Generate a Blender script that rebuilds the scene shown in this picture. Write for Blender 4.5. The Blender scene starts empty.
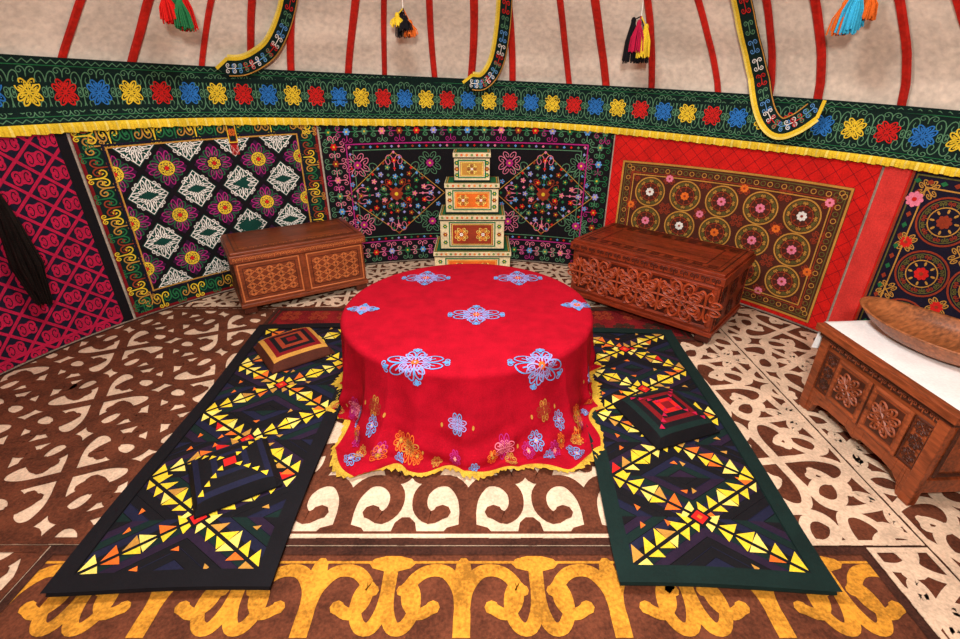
import bpy, math, random
from math import sin, cos, pi, radians, hypot, atan2, sqrt, exp
from mathutils import Vector, Matrix
random.seed(7)
sc = bpy.context.scene
try:
    sc.view_settings.view_transform = 'Standard'
    sc.view_settings.look = 'None'
except Exception:
    pass

# ------------------------------------------------------------------ materials
def lin(c):
    o = []
    for v in c:
        v /= 255.0
        o.append(v/12.92 if v <= 0.04045 else ((v+0.055)/1.055)**2.4)
    return o + [1.0]
MATS = {}
def mat(name, rgb, rough=0.9, var=0.18, scale=60.0, bump=0.25, stretch=None, spec=0.2, sheen=0.0, var2=None):
    m = bpy.data.materials.new(name); m.use_nodes = True
    nt = m.node_tree; N = nt.nodes; L = nt.links
    b = N['Principled BSDF']
    b.inputs['Roughness'].default_value = rough
    b.inputs['Specular IOR Level'].default_value = spec
    if sheen: b.inputs['Sheen Weight'].default_value = sheen
    tc = N.new('ShaderNodeTexCoord'); mp = N.new('ShaderNodeMapping')
    L.new(tc.outputs['Object'], mp.inputs['Vector'])
    if stretch: mp.inputs['Scale'].default_value = stretch
    nz = N.new('ShaderNodeTexNoise'); nz.inputs['Scale'].default_value = scale
    nz.inputs['Detail'].default_value = 5.0
    L.new(mp.outputs['Vector'], nz.inputs['Vector'])
    nz2 = N.new('ShaderNodeTexNoise'); nz2.inputs['Scale'].default_value = scale*0.08
    nz2.inputs['Detail'].default_value = 3.0
    L.new(mp.outputs['Vector'], nz2.inputs['Vector'])
    ad = N.new('ShaderNodeMath'); ad.operation = 'ADD'
    L.new(nz.outputs['Fac'], ad.inputs[0]); L.new(nz2.outputs['Fac'], ad.inputs[1])
    mr = N.new('ShaderNodeMapRange')
    mr.inputs['From Min'].default_value = 0.75; mr.inputs['From Max'].default_value = 1.25
    L.new(ad.outputs[0], mr.inputs['Value'])
    mx = N.new('ShaderNodeMix'); mx.data_type = 'RGBA'
    c = lin(rgb)
    d = lin(var2) if var2 else [x*(1-2*var) for x in c[:3]]+[1]
    e = [min(1, x*(1+var)) for x in c[:3]]+[1]
    mx.inputs['A'].default_value = d; mx.inputs['B'].default_value = e
    L.new(mr.outputs['Result'], mx.inputs['Factor'])
    L.new(mx.outputs['Result'], b.inputs['Base Color'])
    if bump:
        bp = N.new('ShaderNodeBump'); bp.inputs['Strength'].default_value = bump
        bp.inputs['Distance'].default_value = 0.004
        L.new(nz.outputs['Fac'], bp.inputs['Height'])
        L.new(bp.outputs['Normal'], b.inputs['Normal'])
    MATS[name] = m
    return m

F = dict(rough=0.95, bump=0.7, scale=95.0)
mat('felt_cream', (218,190,162), var=0.14, **F)
mat('felt_brown', (98,52,33), var=0.26, **F)
mat('felt_dark', (66,36,26), var=0.28, **F)
mat('felt_ochre', (200,136,42), var=0.26, **F)
mat('felt_red', (124,20,24), var=0.3, **F)
mat('roof_felt', (228,213,194), rough=1, var=0.12, scale=28, bump=0.6)
mat('pole_red', (192,36,26), rough=0.5, var=0.18, scale=40, bump=0.1)
mat('wall_felt', (190,170,150), rough=1)
C = dict(rough=0.85, bump=0.25, scale=120.0, var=0.12)
for n, c in dict(black=(14,11,16), navy=(22,18,38), darkgreen=(7,32,28), green=(34,108,62), palegreen=(86,134,98),
        yellow=(230,196,48), paleyellow=(238,216,104), magenta=(170,34,116), crimson=(178,20,62), pink=(228,124,150),
        red=(204,30,26), brightred=(204,24,18), blue=(42,114,190), lightblue=(92,150,208), lavender=(150,148,208), white=(234,230,220),
        orange=(222,106,34), purple=(50,18,50), teal=(10,60,50), rust=(146,54,30), brown=(78,36,24), gold=(188,136,58),
        olive=(98,92,42), strip_red=(212,56,50), q_black=(15,14,19), q_green=(12,34,31), q_navy=(24,26,50),
        q_purple=(36,22,44), darkred=(116,12,20), cyan=(60,180,220)).items():
    mat(n, c, **C)
mat('table_red', (162,6,30), rough=0.9, var=0.12, scale=180, bump=0.25, sheen=0.0, spec=0.1)
mat('fringe_gold', (206,166,54), rough=0.7, var=0.25, scale=160, bump=0.4)
W = dict(rough=0.42, spec=0.45, bump=0.15, scale=14.0)
mat('wood_left', (126,58,29), var=0.28, stretch=(1,6,6), **W)
mat('wood_left_dk', (78,31,15), var=0.25, stretch=(1,6,6), **W)
mat('wood_left_lt', (200,112,60), var=0.15, stretch=(1,6,6), **W)
mat('wood_right', (128,45,19), var=0.32, stretch=(1,6,6), **W)
mat('wood_right_dk', (62,18,8), var=0.3, stretch=(1,6,6), **W)
mat('wood_right_lt', (160,64,29), var=0.2, stretch=(1,6,6), **W)
mat('wood_cab', (140,68,35), var=0.32, stretch=(1,6,6), **W)
mat('wood_cab_dk', (70,30,16), var=0.3, stretch=(1,6,6), **W)
mat('wood_bowl', (160,94,52), var=0.3, stretch=(6,1,6), **W)
mat('white_cloth', (240,238,236), rough=0.9, var=0.05, scale=100, bump=0.2)
mat('box_cream', (222,204,160), rough=0.5, var=0.14, scale=60, bump=0.1)
mat('horsehair', (26,20,18), rough=0.5, var=0.3, scale=100, stretch=(8,8,1))

# ------------------------------------------------------------------ mesh builder
def cr(pts, n=4, closed=False):
    out = []; N = len(pts)
    rng = N if closed else N-1
    for i in range(rng):
        if closed: p0,p1,p2,p3 = [pts[(i+k-1) % N] for k in range(4)]
        else:
            p1,p2 = pts[i],pts[i+1]; p0 = pts[i-1] if i>0 else p1; p3 = pts[i+2] if i+2<N else p2
        for j in range(n):
            t = j/n; t2=t*t; t3=t2*t
            out.append(tuple(0.5*((2*p1[k])+(-p0[k]+p2[k])*t+(2*p0[k]-5*p1[k]+4*p2[k]-p3[k])*t2+(-p0[k]+3*p1[k]-3*p2[k]+p3[k])*t3) for k in range(2)))
    if not closed: out.append(tuple(pts[-1]))
    return out

class MB:
    def __init__(s, mapf=None, clamp=None):
        s.V=[]; s.F=[]; s.MI=[]; s.slots=[]; s.mapf=mapf or (lambda u,v,h:(u,v,h)); s.clamp=clamp; s.k=0
    def mi(s,m):
        if m not in s.slots: s.slots.append(m)
        return s.slots.index(m)
    def e(s):
        s.k=(s.k+1)%151
        return s.k*5e-6
    def v(s,u,v,h):
        if s.clamp: u,v=s.clamp(u,v)
        s.V.append(s.mapf(u,v,h)); return len(s.V)-1
    def f(s,idx,m): s.F.append(idx); s.MI.append(s.mi(m))
    def poly(s,pts,m,h=0.002):
        h+=s.e()
        if s.clamp:
            q=[s.clamp(*p) for p in pts]
            if max(x for x,y in q)-min(x for x,y in q)<1e-6 or max(y for x,y in q)-min(y for x,y in q)<1e-6: return
        s.f([s.v(p[0],p[1],h) for p in pts],m)
    def grid(s,u0,u1,v0,v1,nu,nv,m,h=0.0):
        b=len(s.V)
        for j in range(nv+1):
            for i in range(nu+1): s.v(u0+(u1-u0)*i/nu, v0+(v1-v0)*j/nv, h)
        for j in range(nv):
            for i in range(nu):
                a=b+j*(nu+1)+i; s.f([a,a+1,a+nu+2,a+nu+1],m)
    def ribbon(s,pts,w,m,h=0.002,ridge=0.0,closed=False,cap=False,taper=1.0):
        h+=s.e(); n=len(pts); rows=[]
        for i,p in enumerate(pts):
            if closed: a=pts[i-1]; b=pts[(i+1)%n]
            else: a=pts[max(i-1,0)]; b=pts[min(i+1,n-1)]
            dx,dy=b[0]-a[0],b[1]-a[1]; l=hypot(dx,dy) or 1
            ww=w*(1+(taper-1)*i/max(n-1,1))*0.5
            nx,ny=-dy/l*ww,dx/l*ww
            if closed or 0<i<n-1:
                d1=(p[0]-a[0],p[1]-a[1]); l1=hypot(*d1) or 1
                c=(d1[0]*dx+d1[1]*dy)/(l1*l); c=max(c,0.5); nx/=c; ny/=c
            if ridge: rows.append([s.v(p[0]+nx,p[1]+ny,h),s.v(p[0],p[1],h+ridge),s.v(p[0]-nx,p[1]-ny,h)])
            else: rows.append([s.v(p[0]+nx,p[1]+ny,h),s.v(p[0]-nx,p[1]-ny,h)])
        rng=n if closed else n-1
        for i in range(rng):
            A=rows[i]; B=rows[(i+1)%n]
            for k in range(len(A)-1):
                if s.clamp:
                    q=[s.V[A[k]],s.V[A[k+1]],s.V[B[k+1]],s.V[B[k]]]
                    if max(x[0] for x in q)-min(x[0] for x in q)<1e-6 or max(x[1] for x in q)-min(x[1] for x in q)<1e-6: continue
                s.f([A[k],A[k+1],B[k+1],B[k]],m)
        if cap: s.ell(pts[-1][0],pts[-1][1],w*0.62*taper,w*0.62*taper,0,m,h,8)
    def ell(s,x,y,rx,ry,ang,m,h=0.002,n=10):
        ca,sa=cos(ang),sin(ang)
        s.poly([(x+ca*rx*cos(2*pi*i/n)-sa*ry*sin(2*pi*i/n), y+sa*rx*cos(2*pi*i/n)+ca*ry*sin(2*pi*i/n)) for i in range(n)],m,h)
    def ring(s,x,y,r,w,m,h=0.002,n=24,ridge=0):
        s.ribbon([(x+r*cos(2*pi*i/n),y+r*sin(2*pi*i/n)) for i in range(n)],w,m,h,closed=True,ridge=ridge)
    def diamond(s,x,y,a,b,m,h=0.002): s.poly([(x+a,y),(x,y+b),(x-a,y),(x,y-b)],m,h)
    def dline(s,x,y,a,b,w,m,h=0.002):
        P=[(x+a,y),(x,y+b),(x-a,y),(x,y-b)]
        q=[]
        for i in range(4):
            A=P[i];B=P[(i+1)%4]
            for t in range(4): q.append((A[0]+(B[0]-A[0])*t/4,A[1]+(B[1]-A[1])*t/4))
        s.ribbon(q,w,m,h,closed=True)
    def line(s,x0,y0,x1,y1,w,m,h=0.002,seg=0.06,ridge=0):
        n=max(1,int(hypot(x1-x0,y1-y0)/seg))
        s.ribbon([(x0+(x1-x0)*i/n,y0+(y1-y0)*i/n) for i in range(n+1)],w,m,h,ridge=ridge)
    def frame(s,x0,x1,y0,y1,w,m,h=0.002,ridge=0):
        s.line(x0,y0,x1,y0,w,m,h,ridge=ridge); s.line(x0,y1,x1,y1,w,m,h,ridge=ridge)
        s.line(x0,y0-w/2,x0,y1+w/2,w,m,h,ridge=ridge); s.line(x1,y0-w/2,x1,y1+w/2,w,m,h,ridge=ridge)
    def horn(s,x,y,ang,size,w,m,h=0.002,sx=1.0,sides=(1,-1),ridge=0,n=3,taper=0.75,H=None):
        H=H or HORN
        ca,sa=cos(ang),sin(ang)
        for sd in sides:
            P=[(x+size*(ca*px*sx*sd-sa*py), y+size*(sa*px*sx*sd+ca*py)) for px,py in H]
            s.ribbon(cr(P,n),w,m,h,cap=True,taper=taper,ridge=ridge)
    def cross(s,x,y,rot,size,w,m,h=0.002,sx=0.6,k=4,ridge=0,n=3):
        for i in range(k): s.horn(x,y,rot+2*pi*i/k,size,w,m,h,sx,ridge=ridge,n=n)
    def flower(s,x,y,r,k,mp,mc,h=0.002,pw=0.32,rot=0):
        for i in range(k):
            a=rot+2*pi*i/k
            s.ell(x+cos(a)*r*0.6,y+sin(a)*r*0.6,r*0.4,r*pw,a,mp,h,7)
        s.ell(x,y,r*0.28,r*0.28,0,mc,h+0.0012,8)
    def box(s,x0,x1,y0,y1,z0,z1,m):
        b=len(s.V)
        for z in (z0,z1):
            for p in ((x0,y0),(x1,y0),(x1,y1),(x0,y1)): s.V.append((p[0],p[1],z))
        for q in ([0,3,2,1],[4,5,6,7],[0,1,5,4],[1,2,6,5],[2,3,7,6],[3,0,4,7]): s.f([b+i for i in q],m)
    def prism(s,pts,z0,z1,m,axis='z'):
        b=len(s.V); n=len(pts)
        for z in (z0,z1):
            for p in pts:
                s.V.append((p[0],p[1],z) if axis=='z' else ((p[0],z,p[1]) if axis=='y' else (z,p[0],p[1])))
        s.f([b+i for i in range(n)][::-1],m); s.f([b+n+i for i in range(n)],m)
        for i in range(n): j=(i+1)%n; s.f([b+i,b+j,b+n+j,b+n+i],m)
    def tube(s,path,radii,m,n=8):
        rings=[]
        for i,p in enumerate(path):
            a=Vector(path[max(i-1,0)]); b=Vector(path[min(i+1,len(path)-1)]); d=(b-a).normalized()
            u=d.orthogonal().normalized() if i==0 else (pu-d*pu.dot(d)).normalized()
            pu=u; w=d.cross(u); r=radii[i] if isinstance(radii,(list,tuple)) else radii
            st=len(s.V)
            for k in range(n): s.V.append(tuple(Vector(p)+u*r*cos(2*pi*k/n)+w*r*sin(2*pi*k/n)))
            rings.append(st)
        for i in range(len(rings)-1):
            for k in range(n): s.f([rings[i]+k,rings[i]+(k+1)%n,rings[i+1]+(k+1)%n,rings[i+1]+k],m)
        s.f([rings[0]+k for k in range(n)][::-1],m); s.f([rings[-1]+k for k in range(n)],m)
    def build(s,name,loc=(0,0,0),rot=0.0,parent=None,smooth=False,bevel=0.0,sub=0):
        me=bpy.data.meshes.new(name); me.from_pydata(s.V,[],s.F)
        for m in s.slots: me.materials.append(MATS[m])
        me.polygons.foreach_set('material_index',s.MI)
        if smooth: me.polygons.foreach_set('use_smooth',[True]*len(s.F))
        me.update()
        o=bpy.data.objects.new(name,me); sc.collection.objects.link(o)
        o.location=loc; o.rotation_euler=(0,0,rot)
        if parent: o.parent=parent
        if bevel:
            b=o.modifiers.new('bevel','BEVEL'); b.width=bevel; b.segments=2; b.limit_method='ANGLE'; b.angle_limit=radians(50)
        return o
HORN=[(0,0),(0,.3),(.03,.5),(.14,.72),(.34,.84),(.56,.76),(.64,.56),(.54,.38),(.38,.36),(.29,.48),(.36,.6)]
HORN2=[(0,0),(0,.34),(.06,.62),(.26,.84),(.54,.84),(.74,.66),(.74,.42),(.58,.28),(.40,.36)]

# ------------------------------------------------------------------ shell
CX,CY,R=-0.15,1.6,2.84
PROF=[(R,0.0),(R,1.42),(2.80,1.56),(2.70,1.72),(2.50,1.93),(2.2,2.17),(1.6,2.52),(1.0,2.82),(0.65,2.95)]
def wr(z):
    for (r0,z0),(r1,z1) in zip(PROF,PROF[1:]):
        if z<=z1: return r0+(r1-r0)*(z-z0)/(z1-z0)
    return 0.65
def wall(name,a0,a1,z0=0.0,z1=1.42):
    mb=MB(); n=int(abs(a1-a0)/3)+1
    for i in range(n):
        q=[]
        for a,z in ((a0+(a1-a0)*i/n,z0),(a0+(a1-a0)*(i+1)/n,z0),(a0+(a1-a0)*(i+1)/n,z1),(a0+(a1-a0)*i/n,z1)):
            a=radians(a); q.append((a,z))
        b=len(mb.V)
        for rr in (R,R+0.06):
            for a,z in q: mb.V.append((CX+rr*sin(a),CY+rr*cos(a),z))
        for fq in ([0,1,2,3],[4,7,6,5],[0,4,5,1],[3,2,6,7]): mb.f([b+k for k in fq],'wall_felt')
    return mb.build(name)
wall('wall_back',-45,45); wall('wall_left',-135,-45); wall('wall_right',45,135)
w=wall('wall_front',135,170)
w2=wall('front_part',190,225); w2.parent=w
w3=wall('over_door',170,190,1.385,1.42); w3.parent=w
mb=MB()
hw=R*sin(radians(9.6))-.05
for sx in (-1,1):
    x0,x1=(0,sx*hw) if sx>0 else (sx*hw,0)
    mb.box(x0+0.005,x1-0.005,-0.02,0.02,0.03,1.32,'wood_cab')
    mb.box(x0+0.08,x1-0.08,0.02,0.035,0.15,0.62,'wood_cab_dk'); mb.box(x0+0.08,x1-0.08,0.02,0.035,0.72,1.20,'wood_cab_dk')
mb.box(-hw-0.05,-hw,-0.05,0.05,0.005,1.37,'pole_red'); mb.box(hw,hw+0.05,-0.05,0.05,0.005,1.37,'pole_red')
mb.box(-hw,hw,-0.05,0.05,1.32,1.37,'pole_red'); mb.box(-hw,hw,-0.05,0.05,0.005,0.03,'pole_red')
mb.build('door_1',(CX,CY-R*cos(radians(10))-.02,0))
# floor
mb=MB(); n=72
mb.F.append(list(range(n))); mb.MI.append(mb.mi('felt_dark'))
for i in range(n): mb.V.append((CX+(R+.06)*cos(2*pi*i/n),CY+(R+.06)*sin(2*pi*i/n),0))
b=len(mb.V)
for i in range(n): mb.V.append((CX+(R+.06)*cos(2*pi*i/n),CY+(R+.06)*sin(2*pi*i/n),-0.05))
mb.f([b+i for i in range(n)][::-1],'felt_dark')
for i in range(n): mb.f([i,b+i,b+(i+1)%n,(i+1)%n],'felt_dark')
mb.build('floor')
# ceiling
mb=MB(); n=192
def rsub(P,k):
    o=[]
    for a,b_ in zip(P,P[1:]):
        for t in range(k): o.append((a[0]+(b_[0]-a[0])*t/k,a[1]+(b_[1]-a[1])*t/k))
    return o+[P[-1]]
pr=rsub(PROF[1:],4)
for r_,z_ in pr:
    for i in range(n):
        a=2*pi*i/n; rr=r_+0.006*sin(a*17+z_*9)+.012*abs(sin(a*23.5+1.7*sin(z_*5)))+.006*sin(z_*21+a*5)
        mb.V.append((CX+rr*sin(a),CY+rr*cos(a),z_))
for j in range(len(pr)-1):
    for i in range(n): mb.f([j*n+i,j*n+(i+1)%n,(j+1)*n+(i+1)%n,(j+1)*n+i],'roof_felt')
mb.build('ceiling',smooth=True)
# poles
mb=MB(); rnd=random.Random(5)
az=-180
angs=[]
while az<180:
    angs.append(az+rnd.uniform(-1.2,1.2)); az+=7.3
for a0 in angs:
    a=radians(a0); lean=rnd.uniform(-.05,.05)-(.14 if a<0 else .05)*sin(a); wid=rnd.uniform(.019,.029); ph=rnd.uniform(0,6)
    prev=None
    zs=[1.30+0.05*i for i in range(17)]+[2.2,2.35,2.5,2.65,2.8,2.92]
    for i,z in enumerate(zs):
        rr=wr(z)-0.016; aa=a+lean*(min(z,2.15)-1.55)+0.0025*sin(z*6+ph)
        t=(cos(aa),-sin(aa)); c=(CX+rr*sin(aa),CY+rr*cos(aa)); nx=(-sin(aa),-cos(aa))
        row=[]
        for k,(o,d) in enumerate(((-1,0),(-.6,.016),(.6,.016),(1,0))):
            mb.V.append((c[0]+t[0]*wid*o+nx[0]*d,c[1]+t[1]*wid*o+nx[1]*d,z)); row.append(len(mb.V)-1)
        if prev:
            for k in range(3): mb.f([prev[k],prev[k+1],row[k+1],row[k]],'pole_red')
        prev=row
mb.build('roof_poles')
mb=MB()
mb.tube([(CX+.66*sin(2*pi*i/40),CY+.66*cos(2*pi*i/40),2.96) for i in range(41)],0.045,'pole_red')
for k in (-.15,0,.15):
    mb.tube([(CX+k,CY-.64,2.97),(CX+k,CY,3.08),(CX+k,CY+.64,2.97)],0.018,'pole_red')
    mb.tube([(CX-.64,CY+k,2.97),(CX,CY+k,3.08),(CX+.64,CY+k,2.97)],0.018,'pole_red')
mb.build('roof_crown')

# ------------------------------------------------------------------ rugs
def circ(x0,x1,y0,y1,rc=2.80):
    def f(u,v):
        u=min(max(u,x0),x1); v=min(max(v,y0),y1)
        du,dv=u-CX,v-CY; d=hypot(du,dv)
        if d>rc: u=CX+du*rc/d; v=CY+dv*rc/d
        return u,v
    return f
def rug(name,x0,x1,y0,y1,ground,draw,edge,z=0.004,bw=0.03,edge2=None):
    mb=MB(lambda u,v,h:(u,v,z+h),circ(x0,x1,y0,y1))
    mb.grid(x0,x1,y0,y1,60,60,ground,0)
    draw(mb)
    mb.frame(x0+bw/2,x1-bw/2,y0+bw/2,y1-bw/2,bw,edge,0.0045)
    if edge2: mb.frame(x0+bw*1.4,x1-bw*1.4,y0+bw*1.4,y1-bw*1.4,bw*.6,edge2,0.0047)
    return mb.build(name)
def lattice(mb,x0,x1,y0,y1,S,th,size,w,m,sx=.62,link=True):
    cx,cy=(x0+x1)/2,(y0+y1)/2; n=int(max(x1-x0,y1-y0)/S)+2
    ct,st=cos(th),sin(th)
    for i in range(-n,n+1):
        for j in range(-2*n,2*n+1):
            a=i*S+(S/2 if j%2 else 0); b_=j*S/2
            x=cx+ct*a-st*b_; y=cy+st*a+ct*b_
            if not (x0-S<x<x1+S and y0-S<y<y1+S): continue
            if j%2==0 or not link:
                for k in range(4): mb.horn(x,y,th+k*pi/2,size,w,m,.002,sx,n=4,taper=.85,H=HORN2)
            else:
                for k in range(4):
                    mb.horn(x,y,th+k*pi/2+.12,size*.98,w,m,.002,sx*1.12,sides=(1,),n=4,taper=.9,H=HORN2)
                    mb.horn(x,y,th+pi/4+k*pi/2,size*.42,w*.8,m,.002,.5,sides=(-1,),n=3,taper=.9)
                mb.ell(x,y,w*1.1,w*1.1,0,m,.002,12)
            if link:
                for k in (0,1):
                    an=th+pi/4+k*pi/2
                    xx=x+cos(an)*S*.354; yy=y+sin(an)*S*.354
                    mb.ell(xx,yy,w*.75,w*.38,an+pi/2,m,.002,8)
def d_center(mb):
    w=.07
    for i in range(-4,5):
        x=-0.05+i*.50
        for r in range(4):
            y=1.27+r*.62
            mb.horn(x,y,0,.34,w,'felt_brown',.002,sx=.78,n=4,H=HORN2,taper=.85)
            mb.horn(x+.25,y+.60,pi,.34,w,'felt_brown',.002,sx=.42,n=4,H=HORN2,taper=.85)
            mb.ell(x,y+.02,.10,.045,0,'felt_brown')
            mb.ell(x+.25,y+.03,.05,.07,0,'felt_brown')
            mb.cross(x,y+.44,pi/4,.10,.035,'felt_brown',.002,sx=.7)
    mb.line(-1,1.285,.9,1.285,.03,'felt_brown',.002)
rug('felt_rug',-1.0,0.9,1.235,2.9,'felt_cream',d_center,'felt_dark',edge2='felt_cream')
def d_front(mb):
    w=.056
    for i in range(-3,4):
        x=-.06+i*.52
        for y,sg in ((.90,0),(.50,pi)):
            s_=1 if sg==0 else -1
            mb.horn(x,y,sg,.27,w,'felt_ochre',.002,sx=.92,n=5,H=HORN2,taper=.7)
            mb.ell(x,y+s_*.23,.03,.055,0,'felt_ochre')
            mb.horn(x+.26,y+s_*.25,sg+pi,.26,w*.9,'felt_ochre',.002,sx=.50,n=4,H=HORN2,taper=.7)
            mb.ell(x+.26,y+s_*.26,.085,.032,0,'felt_ochre')
        mb.cross(x,.70,pi/4,.16,.04,'felt_ochre',sx=.8)
    mb.line(-1.6,1.165,1.43,1.165,.010,'felt_ochre',.002)
rug('felt_rug',-1.62,1.45,.15,1.225,'felt_brown',d_front,'felt_dark')
LA=(-2.9,-.8,-.2,3.4,.60,.42,.315,.058,'felt_brown')
def d_left(mb): lattice(mb,*LA,sx=.66)
rug('felt_rug',-2.9,-1.01,1.24,3.3,'felt_cream',d_left,'felt_brown')
rug('felt_rug',-2.9,-1.63,-.2,1.235,'felt_cream',d_left,'felt_brown')
def d_right(mb): lattice(mb,.9,1.72,1.23,3.3,.58,.12,.305,.042,'felt_cream',sx=.66)
def d_right2(mb): lattice(mb,1.4,2.9,.0,3.3,.58,.5,.305,.042,'felt_cream',sx=.66)
rug('felt_rug',0.91,1.69,1.235,3.3,'felt_brown',d_right,'felt_cream',bw=.022)
rug('felt_rug',1.70,2.9,.0,3.3,'felt_brown',d_right2,'felt_cream',bw=.022)
rug('felt_rug',1.46,1.69,.0,1.225,'felt_brown',d_right2,'felt_cream',bw=.022)
def d_far(mb): lattice(mb,-2.5,2.3,3.2,4.5,.40,.1,.21,.034,'felt_cream',link=False)
rug('felt_rug',-2.6,2.5,3.31,4.5,'felt_brown',d_far,'felt_brown')
def d_red(mb):
    for i in range(14):
        x=-1.5+i*.21
        mb.cross(x,2.98,pi/4,.09,.018,'felt_dark'); mb.cross(x+.1,3.18,pi/4,.09,.012,'rust',sx=.5)
    mb.frame(-1.5,1.4,2.85,3.27,.02,'felt_dark',.003)
rug('carpet_runner',-1.55,1.45,2.80,3.305,'felt_red',d_red,'felt_dark',z=0.010)

# ------------------------------------------------------------------ wall hangings
def A(deg): return radians(deg)*2.8
def wmap(off):
    def f(u,v,h):
        a=u/2.8; r=min(R,wr(v))-off-h
        return (CX+r*sin(a),CY+r*cos(a),v)
    return f
def hanging(name,d0,d1,z0,z1,ground,draw,off=0.02):
    u0,u1=A(d0),A(d1)
    mb=MB(wmap(off),lambda u,v:(min(max(u,u0),u1),min(max(v,z0),z1)))
    mb.grid(u0,u1,z0,z1,max(4,int((u1-u0)/.05)),24,ground,0)
    draw(mb,u0,u1,z0,z1)
    return mb.build(name)
def d_h0(mb,u0,u1,z0,z1):
    # crimson ram-horn lattice on navy
    s=.19
    for i in range(int((u1-u0)/s)+2):
        for j in range(int((z1-z0)/s*2)+2):
            x=u0+i*s+(s/2 if j%2 else 0); y=z0+j*s/2
            mb.dline(x,y,s/2,s/2,.017,'crimson',.003)
            mb.horn(x,y-.035,0,.085,.014,'crimson',.0035,sx=.75,n=3)
            mb.horn(x,y+.035,pi,.085,.014,'crimson',.0036,sx=.75,n=3)
    for z in (z1-.05,z0+.05): mb.line(u0,z,u1,z,.02,'crimson',.006)
    mb.line(u1-.03,z0,u1-.03,z1,.06,'black',.006)
hanging('wall_tapestry',-108,-57.4,.02,1.34,'navy',d_h0)
def d_h1(mb,u0,u1,z0,z1):
    bx=.16
    def bord(x,y,ang,c):
        mb.horn(x,y,ang,.085,.009,c,.004,sx=.9,n=2)
        mb.horn(x,y,ang+pi,.05,.007,c,.0045,sx=.9,n=2)
    n=int((u1-u0)/.13)
    for i in range(n):
        x=u0+.07+i*.13
        for yy in (z0+.085,z1-.085):
            bord(x,yy-.035,0,'yellow' if i%2 else 'green'); bord(x+.065,yy+.035,pi,'green' if i%2 else 'gold')
    n=int((z1-z0)/.13)
    for i in range(n):
        y=z0+.07+i*.13
        for xx in (u0+.085,u1-.085):
            bord(xx-.035,y,-pi/2,'yellow' if i%2 else 'green'); bord(xx+.035,y+.065,pi/2,'rust' if i%2 else 'gold')
    a0,a1,b0,b1=u0+bx,u1-bx,z0+bx,z1-bx
    mb.frame(u0+.01,u1-.01,z0+.01,z1-.01,.02,'darkred',.004)
    save=mb.clamp
    mb.clamp=lambda u,v:(min(max(u,a0),a1),min(max(v,b0),b1))
    mb.grid(a0,a1,b0,b1,24,20,'black',.004)
    nc=4; cw=(a1-a0)/nc; nr=3; ch=(b1-b0)/nr
    for j in range(2*nr+1):
        for i in range(-1,nc+1):
            odd=j%2
            x=a0+(i+(0.5 if not odd else 0))*cw; y=b1-j*ch/2
            if not odd:
                mb.diamond(x,y,cw/2*.86,ch/2*.86,'teal',.007)
                mb.dline(x,y,cw/2*.78,ch/2*.78,.005,'white',.0092)
                mb.cross(x,y,0,min(cw,ch)*.40,.0075,'white',.0095,sx=.36,n=3)
                mb.cross(x,y,pi/4,.075,.0065,'white',.0096,sx=.45,n=2)
                for sx in (-1,1):
                    for sy in (-1,1): mb.horn(x+sx*cw*.15,y+sy*ch*.15,atan2(sy,sx)-pi/2,.045,.0055,'white',.0097,sx=.9,n=2)
            else:
                mb.diamond(x,y,cw/2*.86,ch/2*.86,'purple',.0065)
                mb.cross(x,y,0,min(cw,ch)*.43,.0070,'magenta',.009,sx=.42,n=3)
                mb.cross(x,y,pi/4,.12,.006,'green',.009,sx=.55,n=2)
                mb.ell(x,y,.055,.055,0,'purple',.0100,14)
                mb.ring(x,y,.048,.008,'yellow',.0105,14); mb.cross(x,y,pi/4,.046,.007,'yellow',.011,sx=.8,n=2)
                mb.ell(x,y,.015,.015,0,'red',.012)
            mb.dline(x,y,cw/2*.96,ch/2*.96,.014,'black',.0085)
    mb.clamp=save
    mb.frame(a0,a1,b0,b1,.010,'gold',.010); mb.frame(a0-.016,a1+.016,b0-.016,b1+.016,.014,'navy',.0095)
hanging('wall_tapestry',-57,-24.6,.02,1.34,'darkgreen',d_h1)
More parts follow.
